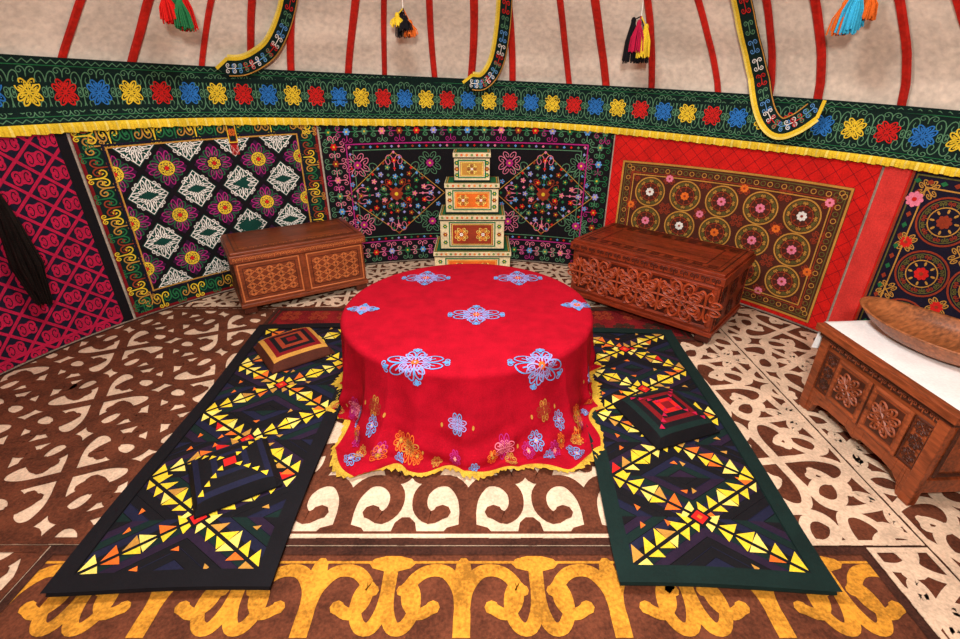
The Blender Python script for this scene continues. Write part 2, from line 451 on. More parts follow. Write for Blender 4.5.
def d_h2(mb,u0,u1,z0,z1):
    cols=['pink','green','rust','lightblue','red','palegreen','lavender']
    k=0
    def vine(x,y,ang,k):
        mb.flower(x,y,.030,6,cols[k%7],'yellow',.003)
        mb.horn(x+.03*cos(ang),y+.03*sin(ang),ang-pi/2,.065,.006,'green' if k%2 else 'pink',.003,sx=1,n=2)
        mb.horn(x-.03*cos(ang),y-.03*sin(ang),ang+pi/2,.065,.006,'palegreen' if k%3 else 'magenta',.003,sx=1,n=2)
    n=int((u1-u0)/.14)
    for i in range(n):
        x=u0+.07+i*(u1-u0-.14)/(n-1)
        for y in (z0+.1,z1-.12): vine(x,y,0,k); vine(x,y,pi/2,k); k+=1
    for i in range(1,8):
        y=z0+.1+i*(z1-z0-.2)/8
        for x in (u0+.1,u1-.1): vine(x,y,pi/2,k); vine(x,y,0,k); k+=1
    a0,a1,b0,b1=u0+.2,u1-.2,z0+.2,z1-.22
    mb.frame(a0,a1,b0,b1,.010,'magenta',.004); mb.frame(a0+.05,a1-.05,b0+.05,b1-.05,.006,'palegreen',.004)
    n=int((a1-a0)/.06)
    for i in range(n+1):
        for y in (b0+.025,b1-.025): mb.diamond(a0+.02+i*(a1-a0-.04)/n,y,.012,.012,cols[i%7],.004)
    n=int((b1-b0)/.06)
    for i in range(n+1):
        for x in (a0+.025,a1-.025): mb.diamond(x,b0+.02+i*(b1-b0-.04)/n,.012,.012,cols[i%7],.004)
    for cx in ((A(-12.3),A(14.7))):
        cy=(b0+b1)/2
        for rr,st in ((.08,8),(.145,12),(.21,16),(.275,20),(.34,32)):
            for i in range(st):
                t=i/st*4; q=int(t); f=t-q
                P=[(1,0),(0,1),(-1,0),(0,-1),(1,0)]
                x=cx+rr*1.12*(P[q][0]*(1-f)+P[q+1][0]*f); y=cy+rr*1.05*(P[q][1]*(1-f)+P[q+1][1]*f)
                c=cols[(i+int(rr*100))%7]
                if rr in (.145,.275): mb.flower(x,y,.024,5,c,'yellow',.004)
                else: mb.diamond(x,y,.014,.014,c,.004)
        for i in range(8): 
            a=i*pi/4
            mb.horn(cx+.04*cos(a),cy+.04*sin(a),a-pi/2,.13,.006,'rust' if i%2 else 'green',.0035,sx=.6,n=2)
            mb.horn(cx+.2*cos(a),cy+.2*sin(a),a-pi/2,.16,.006,'palegreen' if i%2 else 'pink',.0035,sx=.7,n=2)
        mb.flower(cx,cy,.06,8,'rust','yellow',.005); mb.dline(cx,cy,.43,.36,.006,'gold',.0035)
        for sx in (-1,1):
            for sy in (-1,1):
                mb.cross(cx+sx*.31,cy+sy*.26,pi/4,.12,.006,'palegreen' if sx>0 else 'pink',.003,sx=.6,n=2)
                mb.flower(cx+sx*.31,cy+sy*.26,.035,8,'magenta','yellow',.005)
                mb.flower(cx+sx*.37,cy+sy*.10,.022,5,'lightblue','red',.004)
hanging('wall_tapestry',-24.3,26.0,.02,1.30,'black',d_h2,off=.024)
def roundels(mb,a0,a1,b0,b1,nx,ny,c1,c2,c3,pet,h=.006):
    dx=(a1-a0)/nx; dy=(b1-b0)/ny; r=min(dx,dy)*.48
    for i in range(nx):
        for j in range(ny):
            x=a0+(i+.5)*dx; y=b0+(j+.5)*dy
            mb.ring(x,y,r,.010,c1,h,28); mb.ring(x,y,r*.88,.005,c2,h,24); mb.ring(x,y,r*.60,.006,c3,h,24)
            for k in range(16): 
                a=2*pi*k/16; mb.horn(x+cos(a)*r*.62,y+sin(a)*r*.62,a-pi/2,r*.24,.005,c2 if k%2 else c1,h,sx=.8,n=1)
            for k in range(8):
                a=2*pi*k/8; mb.ell(x+cos(a)*r*.45,y+sin(a)*r*.45,r*.10,r*.05,a,c3,h,6)
            mb.flower(x,y,r*.30,8,pet[(i+j)%len(pet)],'rust',h+.001)
    for i in range(nx+1):
        for j in range(ny+1):
            x=a0+i*dx; y=b0+j*dy
            mb.cross(x,y,pi/4,r*.5,.006,c3,h,sx=.5,n=2)
            if (i+j)%2==0: mb.flower(x,y,r*.26,8,pet[(i+j+1)%len(pet)],'rust',h+.001)
def d_h3(mb,u0,u1,z0,z1):
    s=.10
    for i in range(-12,int((u1-u0)/s)+1):
        mb.line(u0+i*s,z0,u0+i*s+(z1-z0),z1,.003,'darkred',.001); mb.line(u0+i*s+(z1-z0),z0,u0+i*s,z1,.003,'darkred',.0012)
    a0,a1,b0,b1=A(28.0),A(60.5),.05,.98
    save=mb.clamp; mb.clamp=lambda u,v:(min(max(u,a0),a1),min(max(v,b0),b1))
    mb.grid(a0,a1,b0,b1,32,18,'brown',.003)
    c0,c1,e0,e1=a0+.11,a1-.11,b0+.11,b1-.11
    roundels(mb,c0,c1,e0,e1,5,3,'gold','olive','rust',['pink','pink','white','orange'])
    mb.clamp=save
    for w,o,c in ((.014,.008,'gold'),(.006,.03,'olive'),(.008,.10,'gold'),(.005,.085,'rust')):
        mb.frame(a0+o,a1-o,b0+o,b1-o,w,c,.007)
    n=34
    for i in range(n):
        x=a0+.04+(a1-a0-.08)*i/(n-1)
        for y in (b0+.058,b1-.058): mb.ring(x,y,.016,.005,'gold' if i%2 else 'olive',.007,8)
    n=20
    for i in range(n):
        y=b0+.04+(b1-b0-.08)*i/(n-1)
        for x in (a0+.058,a1-.058): mb.ring(x,y,.016,.005,'gold' if i%2 else 'olive',.007,8)
hanging('wall_tapestry',26.2,62.5,.02,1.30,'brightred',d_h3)
def d_h4(mb,u0,u1,z0,z1):
    mb.line(u0+.065,z0,u0+.065,z1,.13,'strip_red',.003)
    a0,a1,b0,b1=u0+.14,u1,.05,1.14
    mb.grid(a0,a1,b0,b1,32,18,'navy',.003)
    save=mb.clamp; mb.clamp=lambda u,v:(min(max(u,a0),a1),min(max(v,b0),b1))
    roundels(mb,a0+.1,a1-.1,b0+.1,b1-.1,7,3,'rust','olive','gold',['rust','red'],h=.006)
    mb.clamp=save
    for w,o,c in ((.014,.008,'rust'),(.008,.03,'olive'),(.008,.09,'gold')):
        mb.frame(a0+o,a1-o,b0+o,b1-o,w,c,.007)
    for i in range(28):
        for y in (b0+.06,b1-.06): mb.diamond(a0+.04+i*.062,y,.018,.014,'rust' if i%2 else 'green',.007)
    for i in range(16):
        mb.diamond(a0+.06,b0+.04+i*.062,.014,.018,'rust' if i%2 else 'green',.007)
    mb.flower(u0+.20,.98,.045,8,'pink','red',.010)
hanging('wall_tapestry',62.8,108,.02,1.25,'brightred',d_h4)

# ------------------------------------------------------------------ embroidered band
def btop(d): return 1.575-.0020*d
def bbot(d): return 1.255-.0014*d + .008*sin(d*.11)
def bmap(off):
    def f(u,v,h):
        d=math.degrees(u/2.8); z=bbot(d)+(btop(d)-bbot(d))*v/.3
        r=wr(z)-off-h; a=u/2.8
        return (CX+r*sin(a),CY+r*cos(a),z)
    return f
mb=MB(bmap(.045))
u0,u1=A(-112),A(112)
mb.grid(u0,u1,0,.3,200,6,'darkgreen',0)
i=0; x=u0+.1
cols=['red','blue','yellow']
while x<u1-.05:
    c=cols[i%3]
    mb.cross(x,.148,pi/4,.076,.0080,c,.003,sx=.55,n=3); mb.cross(x,.148,0,.056,.0060,c,.0035,sx=.40,n=2)
    xm=x+.09
    for sg in (1,-1):
        mb.horn(xm,.148,0 if sg>0 else pi,.11,.0055,'palegreen',.002,sx=.7,n=2)
        mb.horn(xm,.148+sg*.02,pi if sg>0 else 0,.05,.005,'palegreen',.0025,sx=.8,n=2)
    mb.horn(x,.215,0,.05,.005,'palegreen',.002,sx=1.3,n=2); mb.horn(x,.080,pi,.05,.005,'palegreen',.002,sx=1.3,n=2)
    x+=.175; i+=1
n=int((u1-u0)/.045)
mb.ribbon([(u0+k*.045/2,.280+.008*(1 if k%2 else -1)) for k in range(2*n)],.004,'palegreen',.002)
mb.ribbon([(u0+k*.045/2,.022+.007*(1 if k%2 else -1)) for k in range(2*n)],.004,'palegreen',.002)
for v in (.264,.038): mb.line(u0,v,u1,v,.004,'green',.002)
n=int((u1-u0)/.012)
b=len(mb.V)
for k in range(n+1):
    u=u0+k*.012; j=.008*((k*7919)%13)/13
    for v,hh in ((.006,.004),(-.014,.009+(.006 if k%2 else 0)),(-.036-j,.006+(.010 if k%2 else 0))):
        mb.v(u,v,hh)
for k in range(n):
    for q in range(2): a=b+k*3+q; mb.f([a,a+3,a+4,a+1],'yellow' if k%5 else 'paleyellow')
mb.build('embroidered_band')

# ------------------------------------------------------------------ straps
def strap(path,w=.10,flip=1):
    def mp(u,v,h):
        r=min(wr(v)-.09,2.70)-h; a=u/2.8
        return (CX+r*sin(a),CY+r*cos(a),v)
    mb=MB(mp)
    P=cr([(A(d),z) for d,z in path],8)
    mb.ribbon(P,w,'darkgreen',0.0,ridge=.004)
    mb.ribbon(P,w,'darkgreen',-0.006)
    def off(P,o):
        Q=[]
        for i,p in enumerate(P):
            a=P[max(i-1,0)];b=P[min(i+1,len(P)-1)];dx,dy=b[0]-a[0],b[1]-a[1];l=hypot(dx,dy) or 1
            Q.append((p[0]-dy/l*o,p[1]+dx/l*o))
        return Q
    mb.ribbon(off(P,flip*(w/2+.010)),.024,'yellow',.002)
    mb.ribbon(off(P,flip*(w/2+.026)),.014,'paleyellow',.003)
    mb.ribbon(off(P,-flip*(w/2-.004)),.007,'gold',.005)
    a,b_=P[-2],P[-1]; dx,dy=b_[0]-a[0],b_[1]-a[1]; l=hypot(dx,dy); dx/=l; dy/=l
    mb.poly([(b_[0]-dy*w/2,b_[1]+dx*w/2),(b_[0]+dx*.07,b_[1]+dy*.07),(b_[0]+dy*w/2,b_[1]-dx*w/2)],'darkgreen',.001)
    mb.line(b_[0]-dy*flip*(w/2+.012),b_[1]+dx*flip*(w/2+.012),b_[0]+dx*.08,b_[1]+dy*.08,.022,'yellow',.003)
    for i in range(2,len(P)-1,3):
        c=['white','red','palegreen','lightblue'][(i//3)%4]
        a=atan2(P[i+1][1]-P[i-1][1],P[i+1][0]-P[i-1][0])
        mb.horn(P[i][0],P[i][1],a-pi/2,.04,.005,c,.007,sx=1.1,n=2); mb.horn(P[i][0],P[i][1],a+pi/2,.04,.005,c,.007,sx=1.1,n=2)
    return mb.build('embroidered_strap')
strap([(-26.8,2.12),(-28,1.93),(-30,1.77),(-32.2,1.69),(-34.5,1.645),(-36.6,1.64)],flip=-1)
strap([(8.6,2.12),(7.8,1.93),(6.6,1.72),(5.2,1.60),(3.6,1.54),(1.9,1.54)],flip=-1)
strap([(44.6,2.10),(45.2,1.85),(46.5,1.60),(48.3,1.40),(50.3,1.31),(52.2,1.34),(53.8,1.41)],flip=-1)

# ------------------------------------------------------------------ tassels
def tassel(x,y,zt,zb,cols,seed):
    rn=random.Random(seed); mb=MB()
    mb.tube([(x,y,zt+.24),(x,y,zt)],.003,'white',6)
    for k,c in enumerate(cols):
        a0=2*pi*k/len(cols)+seed; ox,oy=.045*cos(a0),.045*sin(a0)
        z1=zt-.02*k; z2=zb+.03*((k*5)%3)
        mb.tube([(x,y,zt+.02),(x+ox,y+oy,z1)],.004,c,6)
        mb.tube([(x+ox,y+oy,z1+.016),(x+ox,y+oy,z1),(x+ox,y+oy,z1-.022)],[.008,.017,.014],c,8)
        for q in range(48):
            a=rn.uniform(0,2*pi); r=.042*sqrt(rn.random())
            mb.tube([(x+ox+.010*cos(a),y+oy+.010*sin(a),z1-.01),(x+ox+r*cos(a),y+oy+r*sin(a),(z1+z2)/2),(x+ox+r*1.2*cos(a),y+oy+r*1.2*sin(a),z2+rn.uniform(-.012,.012))],.004,c,4)
    mb.build('yarn_tassel')
tassel(-1.67,3.13,2.03,1.83,['brightred','green','brightred','green'],1)
tassel(-.52,3.84,1.98,1.84,['black','yellow','black','orange'],2)
tassel(1.05,3.68,1.92,1.68,['black','crimson','yellow','black','blue'],3)
tassel(1.86,2.82,1.98,1.79,['cyan','orange','cyan','orange'],4)

# ------------------------------------------------------------------ pendant & horsehair
mb=MB(wmap(.045))
u=A(-37.5)
mb.poly([(u-.035,1.30),(u+.035,1.30),(u+.03,1.14),(u,1.10),(u-.03,1.14)],'darkred',.0)
mb.poly([(u-.02,1.28),(u+.02,1.28),(u+.018,1.16),(u-.018,1.16)],'darkgreen',.003)
mb.frame(u-.028,u+.028,1.15,1.29,.006,'yellow',.004); mb.cross(u,1.22,pi/4,.03,.005,'orange',.005)
for k in range(7): mb.line(u-.024+k*.008,1.13,u-.024+k*.008,1.06,.004,'red',.003)
mb.build('amulet_pendant')
mb=MB(); rn=random.Random(9)
a=radians(-67.5); bx,by=CX+2.68*sin(a),CY+2.68*cos(a)
mb.tube([(bx,by,1.22),(bx,by,1.02)],.016,'wood_cab_dk',8)
for q in range(170):
    t=rn.uniform(0,2*pi); r=sqrt(rn.random())
    e=rn.uniform(.36,.50)
    mb.tube([(bx+.014*r*cos(t),by+.014*r*sin(t),1.05),(bx+.05*r*cos(t),by+.05*r*sin(t),.85),(bx+.075*r*cos(t),by+.075*r*sin(t),.62),(bx+.045*r*cos(t),by+.045*r*sin(t),e)],.004,'horsehair',4)
mb.build('horsehair_whisk')

# ------------------------------------------------------------------ table + cloth
TX,TY,TR,TH=-0.07,2.42,0.69,0.455
root=bpy.data.objects.new('round_table',None); sc.collection.objects.link(root); root.location=(TX,TY,0)
mb=MB()
n=48
mb.prism([(.66*cos(2*pi*i/n),.66*sin(2*pi*i/n)) for i in range(n)],TH-.04,TH-.008,'wood_cab')
for k in range(4):
    a=pi/4+k*pi/2; c,s_=.45*cos(a),.45*sin(a)
    mb.tube([(c,s_,TH-.04),(c,s_,.25),(c*1.05,s_*1.05,.020)],[.035,.028,.022],'wood_cab',10)
mb.build('tabletop',parent=root)
def corner(a):
    t=0
    for a0,wt in ((-pi/2+.64,1),(-pi/2-.60,1),(pi/2+.6,.7),(pi/2-.6,.7)):
        d=(a-a0+pi)%(2*pi)-pi; t+=wt*exp(-(d/.22)**2)
    return t
def sharp(v): return (1-abs(v))**2*2-.7
def S(x,y,h=0.0):
    r=hypot(x,y); a=atan2(y,x)
    fr=max(0,-sin(a))
    c=corner(a)
    if r<=TR-.03:
        return (x,y,TH+h)
    rc=.03; q=(r-(TR-.03))
    if q<rc*pi/2:
        t=q/rc
        rr=TR-.03+rc*sin(t)+h*sin(t); z=TH-rc+rc*cos(t)+h*cos(t)
        return (rr*cos(a),rr*sin(a),z)
    d=q-rc*pi/2
    flare=.014+.090*fr**2
    t=d/.42
    tt=min(t,1.0)
    fold=(.022*sharp(sin(a*4.5+.8*sin(a*3)))+.016*sin(a*17+1.3)+.015*sharp(sin(a*9+2.0*sin(a*2))))*tt**.9
    fold+=.024*sin(d*48+4*sin(a*5))*max(0,tt-.5)
    if t<=1:
        z=TH-rc-(TH-rc-.012)*t; rr=TR+flare*t**1.4+fold+c*.10*t**3+h
    else:
        e=d-.42
        z=.014+h+.014*(1+sin(a*23+e*30))*min(1,e*20); rr=TR+flare+fold+c*.10+e
    X=rr*cos(a); zmin=.022 if rr*sin(a)>.36 else .012
    if X+TX>.52 or X+TX<-.74: zmin=.056
    return (X,rr*sin(a),max(z,zmin+h))
def ext(a): return TR-.03+.03*pi/2+.42+.09*corner(a)+.028+.006*sin(a*13)
mb=MB(); NA=600; rad=[.05,.2,.4,.55,.64,.655]+[.66+.047*i/5 for i in range(1,6)]
NS=30
mb.V.append((0,0,TH)); rows=[]
for i in range(NA):
    a=2*pi*i/NA-pi; E=ext(a); rs=rad+[.707+(E-.707)*k/NS for k in range(1,NS+1)]
    row=[]
    for r in rs: mb.V.append(S(r*cos(a),r*sin(a))); row.append(len(mb.V)-1)
    row2=[row[-1]]
    j=.016*((i*37)%7)/7
    p=S((E+.022+j)*cos(a),(E+.022+j)*sin(a),-.001 if i%2 else .003); mb.V.append(p); row2.append(len(mb.V)-1)
    rows.append((row,row2))
for i in range(NA):
    A_,A2=rows[i]; B_,B2=rows[(i+1)%NA]
    mb.f([0,A_[0],B_[0]],'table_red')
    for k in range(len(A_)-1): mb.f([A_[k],A_[k+1],B_[k+1],B_[k]],'table_red')
    mb.f([A2[0],A2[1],B2[1],B2[0]],'fringe_gold')
mb.build('tablecloth',parent=root,smooth=True)
mb=MB(lambda u,v,h:S(u,v,h))
def medal(x,y,sx,c1,c2,rot=0):
    for k in range(4):
        a=rot+k*pi/2; s_=sx if k%2 else sx*.74
        mb.horn(x,y,a,s_*1.1,.007,c1,.003,sx=.55,n=4)
        mb.horn(x,y,a,s_*.62,.006,c2,.0035,sx=.7,n=4)
        mb.ell(x+cos(a+pi/2)*s_*1.05,y+sin(a+pi/2)*s_*1.05,.010,.018,a,c1,.003,8)
        mb.horn(x+cos(a+pi/2)*s_*.9,y+sin(a+pi/2)*s_*.9,a,s_*.3,.0055,c1,.003,sx=1,n=3)
    for k in range(4):
        a=rot+pi/4+k*pi/2
        mb.horn(x,y,a,sx*.72,.006,c2,.003,sx=.45,n=3)
    mb.flower(x,y,.020,8,'orange',c1,.004)
for x,y,s_ in ((-.22,-.60,.135),(.35,-.60,.135),(.05,-.12,.13),(-.27,.40,.13),(.31,.40,.13),(-.57,-.05,.07),(.61,-.0,.07)):
    medal(x,y,s_,'lightblue','lavender')
cols=[('orange','gold'),('lightblue','lavender'),('magenta','pink'),('gold','rust')]
for i in range(22):
    a=-pi+i*2*pi/22+.1; r=.92 if i%2 else 1.05
    x,y=r*cos(a),r*sin(a); c=cols[i%4]
    sz=.060 if i%2 else .075
    for k in range(4): mb.horn(x,y,a+k*pi/2,sz,.0055,c[0] if k%2 else c[1],.005,sx=.62,n=3)
    mb.cross(x,y,a+pi/4,sz*.6,.0045,c[1],.005,sx=.6,n=2)
    for q in (-1,1):
        mb.ell(x+.09*cos(a+q*1.5),y+.09*sin(a+q*1.5),.012,.007,a,'gold',.007,6)
for i in range(22):
    a=-pi/2+(i-10.5)*.11; r=1.08+.04*(i%2)
    x,y=r*cos(a),r*sin(a); c=cols[(i*3)%4]
    mb.cross(x,y,a,.040,.0045,c[0],.006,sx=.7,n=2); mb.flower(x,y,.012,6,c[1],'yellow',.008)
for a0 in (-pi/2+.64,-pi/2-.60):
    for r,da,c in ((1.0,0,cols[1]),(1.10,.1,cols[0]),(1.10,-.1,cols[2]),(1.17,0,cols[1]),(1.04,.2,cols[0]),(1.04,-.2,cols[1])):
        a=a0+da; x,y=r*cos(a),r*sin(a)
        mb.cross(x,y,a,.050,.005,c[0],.006,sx=.7); mb.flower(x,y,.016,6,c[1],'yellow',.008)
mb.build('embroidery',parent=root)

# ------------------------------------------------------------------ quilt mats
def quilt(loc,rot,W_,L_,seed,edge='q_green'):
    rn=random.Random(seed)
    T=.028
    mp=lambda u,v,h:(u+.008*sin(v*4+seed),v+.006*sin(u*6+seed),T+h)
    mb=MB(mp)
    w2,l2=W_/2,L_/2
    mb.grid(-w2,w2,-l2,l2,12,30,edge,0)
    per=[(-w2+i*W_/12,-l2) for i in range(12)]+[(w2,-l2+i*L_/30) for i in range(30)]+[(w2-i*W_/12,l2) for i in range(12)]+[(-w2,l2-i*L_/30) for i in range(30)]
    b=len(mb.V)
    for p in per:
        x,y,z=mp(p[0],p[1],0); k=1.008
        mb.V.append((x,y,z)); mb.V.append((x*k,y*k,T*.5)); mb.V.append((x,y,.001))
    n=len(per)
    for i in range(n):
        for q in range(2): a=b+i*3+q; c=b+((i+1)%n)*3+q; mb.f([a,c,c+1,a+1],edge)
    mg=.055
    bs=(W_-2*mg)/2
    rws=8; bl=(L_-2*mg)/rws
    dk=['q_black','q_navy','q_green','q_purple','q_black']
    for i in range(2):
        for j in range(rws):
            cx=-w2+mg+(i+.5)*bs; cy=-l2+mg+(j+.5)*bl
            hx,hy=bs/2,bl/2
            fl=(i+j)%2
            dx,dy=(hx,hy) if fl==0 else (hx,-hy)
            Ld=hypot(dx,dy); d=Vector((dx,dy))/Ld; nr=Vector((-d.y,d.x))
            cen=Vector((cx,cy))
            hmax=2*hx*hy/Ld
            for sg in (1,-1):
                def span(hh):
                    f=1-hh/hmax
                    apex=Vector((-dx,dy)) if sg>0 else Vector((dx,-dy))
                    if nr.dot(apex)*sg<0: apex=-apex
                    A1=Vector((dx,dy)); A0=-A1
                    return cen+apex+(A0-apex)*f, cen+apex+(A1-apex)*f
                for k in range(5):
                    h0,h1=hmax*k/5,hmax*(k+1)/5
                    p0,p1=span(h0); p3,p2=span(h1)
                    mb.poly([tuple(p0),tuple(p1),tuple(p2),tuple(p3)],dk[(k+(0 if sg>0 else 2)+j)%5],.0012)
                    # stitched seam between the strips
                    if k<4: mb.ribbon([tuple(p3),tuple(p2)],.0025,'q_black' if k%2 else 'q_navy',.0022,ridge=.0015)
            N=6; p=2*Ld/N
            for k in range(N):
                c0=cen+d*(-Ld+(k+.5)*p)
                for sg in (1,-1):
                    hg=(.060 if sg>0 else .044)*rn.uniform(.9,1.1)
                    col='yellow' if (k+j)%3 else 'paleyellow'
                    if rn.random()<.12: col='orange'
                    if rn.random()<.03: col='red'
                    if rn.random()<.10: col='gold'
                    tip=c0+nr*sg*hg+d*p*(.45 if (k<N/2) else -.45)
                    mb.poly([tuple(c0-d*p*.5),tuple(c0+d*p*.5),tuple(tip)],col,.004)
                    if 0<k<N-1 and (k+i)%2==0 and rn.random()<.5:
                        c1=c0+nr*sg*(hmax*.52)
                        mb.poly([tuple(c1-d*.014),tuple(c1+d*.014),tuple(c1+nr*sg*.024+d*.010)],'gold' if k%2 else 'orange',.004)
            mb.line(cx-dx,cy-dy,cx+dx,cy+dy,.014,'q_black',.0052)
    for i in range(3):
        for j in range(1,rws):
            x=-w2+mg+i*bs; y=-l2+mg+j*bl
            if (i+j)%2==0 and i==1:
                mb.diamond(x,y,.048,.048,'q_black',.0060); mb.diamond(x,y,.034,.034,'red',.0070); mb.diamond(x,y,.012,.012,'orange',.0080)
    mb.frame(-w2+.022,w2-.022,-l2+.022,l2-.022,.066,edge,.0085)
    return mb.build('quilted_mat',loc,rot)
quilt((-1.115,2.0,.018),radians(1.5),.74,1.92,1,'q_black')
quilt((.895,1.97,.018),radians(-2.5),.72,1.84,2,'q_green')
def cushion(loc,rot,s_,cols,tri=None):
    mb=MB(); n=14
    def z(a,b): return .010+.068*max(0,(1-a**4)*(1-b**4))**.4+.012*max(0,1-max(abs(a),abs(b))*1.3)
    for j in range(n+1):
        for i in range(n+1):
            a=-1+2*i/n; b_=-1+2*j/n; mb.V.append((a*s_/2,b_*s_/2,z(a,b_)))
    for j in range(n+1):
        for i in range(n+1):
            a=-1+2*i/n; b_=-1+2*j/n; mb.V.append((a*s_/2,b_*s_/2,.001))
    N2=(n+1)**2
    for j in range(n):
        for i in range(n):
            a=j*(n+1)+i
            k=max(abs(i-(n-1)/2),abs(j-(n-1)/2)); c=cols[min(int(k),6)]
            mb.f([a,a+1,a+n+2,a+n+1],c)
            mb.f([N2+a,N2+a+n+1,N2+a+n+2,N2+a+1],cols[6])
    for i in range(n):
        mb.f([i,N2+i,N2+i+1,i+1],cols[6]); a=n*(n+1)+i; mb.f([a,a+1,N2+a+1,N2+a],cols[6])
        a=i*(n+1); mb.f([a,a+n+1,N2+a+n+1,N2+a],cols[6]); a+=n; mb.f([a,N2+a,N2+a+n+1,a+n+1],cols[6])
    if tri:
        mb.mapf=lambda u,v,h:(u,v,z(u*2/s_,v*2/s_)+h)
        for k in range(4):
            a=k*pi/2; ca,sa=cos(a),sin(a)
            for q in range(4):
                r0=.03+q*.028
                P=[(r0,r0-.014),(r0,r0+.016),(r0+.022,r0+.003)]
                mb.poly([(ca*x-sa*y,sa*x+ca*y) for x,y in P],tri,.004)
    return mb.build('quilted_cushion',loc,rot)
cushion((-1.17,2.60,.055),radians(38),.38,['darkred','q_black','rust','q_black','darkred','gold','brown'])
cushion((-1.06,1.54,.055),radians(32),.33,['red','q_black','q_navy','q_black','q_black','q_navy','q_black'],'yellow')
cushion((.93,1.93,.055),radians(20),.36,['darkred','red','q_black','darkred','q_black','q_green','q_black'],'crimson')

# ------------------------------------------------------------------ chests
def face_map(kind,L,D):
    if kind=='front': return lambda u,v,h:(u,-h,v)
    if kind=='left': return lambda u,v,h:(-h,u,v)
    if kind=='right': return lambda u,v,h:(L+h,u,v)
def chest(name,loc,rot,L,D,Hh,wd,dk,lt,style):
    mb=MB()
    mb.box(0,L,0,D,.05,Hh-.075,wd)
    for x in (0,L-.09):
        for y in (0,D-.07): mb.prism([(x,0),(x+.09,0),(x+.09,.05),(x,.05)],y,y+.07,dk,axis='y')
    mb.box(-.012,L+.012,-.012,D+.005,.05,.08,wd)
    mb.box(-.02,L+.02,-.022,D+.008,Hh-.075,Hh-.02,wd)
    mb.box(-.008,L+.008,-.010,D,Hh-.02,Hh,wd)
    z0,z1=.085,Hh-.08
    mb.mapf=face_map('front',L,0)
    rg=.006
    if style==0:
        mb.line(L/2,z0,L/2,z1,.03,wd,.006,ridge=.004)
        for a,b_ in ((.02,L/2-.03),(L/2+.03,L-.02)):
            mb.frame(a,b_,z0+.015,z1-.015,.010,lt,.002,ridge=.003); mb.frame(a+.03,b_-.03,z0+.045,z1-.045,.005,dk,.002)
            nx=5; ny=4; dx=(b_-a-.07)/nx; dy=(z1-z0-.10)/ny
            for i in range(nx):
                for j in range(ny):
                    x=a+.035+(i+.5)*dx; y=z0+.05+(j+.5)*dy
                    mb.dline(x,y,dx*.48,dy*.48,.004,lt,.003); mb.cross(x,y,pi/4,dx*.40,.0035,lt,.003,sx=.5,n=2)
                    mb.diamond(x,y,dx*.12,dy*.12,dk,.004)
        n=22
        for i in range(n): mb.horn(.02+(L-.04)*i/(n-1),Hh-.065,0,.032,.004,lt,.024,sx=1,n=2)
    else:
        mb.poly([(.02,z0+.01),(L-.02,z0+.01),(L-.02,z1-.01),(.02,z1-.01)],dk,.001)
        mb.frame(.03,L-.03,z0+.02,z1-.02,.034,wd,.003,ridge=rg)
        ym=(z0+z1)/2
        n=3; dx=(L-.14)/n
        for i in range(n):
            x=.07+(i+.5)*dx
            mb.cross(x,ym,0,.15,.022,lt,.003,sx=.75,ridge=.014,n=4)
            mb.cross(x,ym,pi/4,.18,.022,wd,.002,sx=.55,ridge=.013,n=4)
            mb.ring(x,ym,.035,.014,lt,.004,16,ridge=.012); mb.ell(x,ym,.02,.02,0,dk,.005)
            for sx in (-1,1): mb.cross(x+sx*dx*.5,ym,0,.12,.018,lt,.003,sx=.6,ridge=.012,n=3)
            for sy,an in ((z1-.045,pi),(z0+.045,0)): mb.horn(x-dx/2,sy,an,.09,.015,lt,.003,sx=1.0,ridge=.010)
            for sy,an in ((z1-.045,pi),(z0+.045,0)): mb.horn(x,sy,an,.06,.013,wd,.003,sx=1.4,ridge=.010)
        n=16
        for i in range(n): mb.horn(.03+(L-.06)*i/(n-1),Hh-.068,0,.042,.007,dk,.024,sx=.9,ridge=.002,n=2)
    for kd in ('left','right'):
        mb.mapf=face_map(kd,L,0)
        mb.frame(.03,D-.03,z0+.02,z1-.02,.016,lt if style else dk,.003,ridge=.004)
        n=3
        for i in range(n):
            for j in range(2): mb.cross(.08+(D-.16)*i/(n-1),z0+.08+j*(z1-z0-.16),pi/4,.075,.010,dk,.003,sx=.7,ridge=.004,n=2)
    mb.mapf=lambda u,v,h:(u,v,Hh+h)
    mb.frame(.03,L-.03,.03,D-.03,.010,dk,.001,ridge=.002); mb.frame(.06,L-.06,.06,D-.06,.005,dk,.001)
    if style==1:
        mb.frame(.15,L-.15,.12,D-.12,.008,dk,.001)
        for i in range(10): mb.cross(.10+(L-.2)*i/9,.09,pi/4,.04,.005,dk,.001,n=2); mb.cross(.10+(L-.2)*i/9,D-.09,pi/4,.04,.005,dk,.001,n=2)
    else:
        for i in range(12): mb.horn(.09+(L-.18)*i/11,.045,0,.05,.004,lt,.001,sx=.8,n=2)
    for i in range(4 if style==0 else 3):
        mb.line(.02,D*(i+1)/5,L-.02,D*(i+1)/5,.003,dk,.0012)
    return mb.build(name,loc,rot,bevel=.004)
chest('carved_wooden_chest',(-1.735,3.18,.019),radians(31.5),.94,.52,.475,'wood_left','wood_left_dk','wood_left_lt',0)
chest('carved_wooden_chest',(.71,3.47,.019),radians(-42.5),1.07,.60,.49,'wood_right','wood_right_dk','wood_right_lt',1)

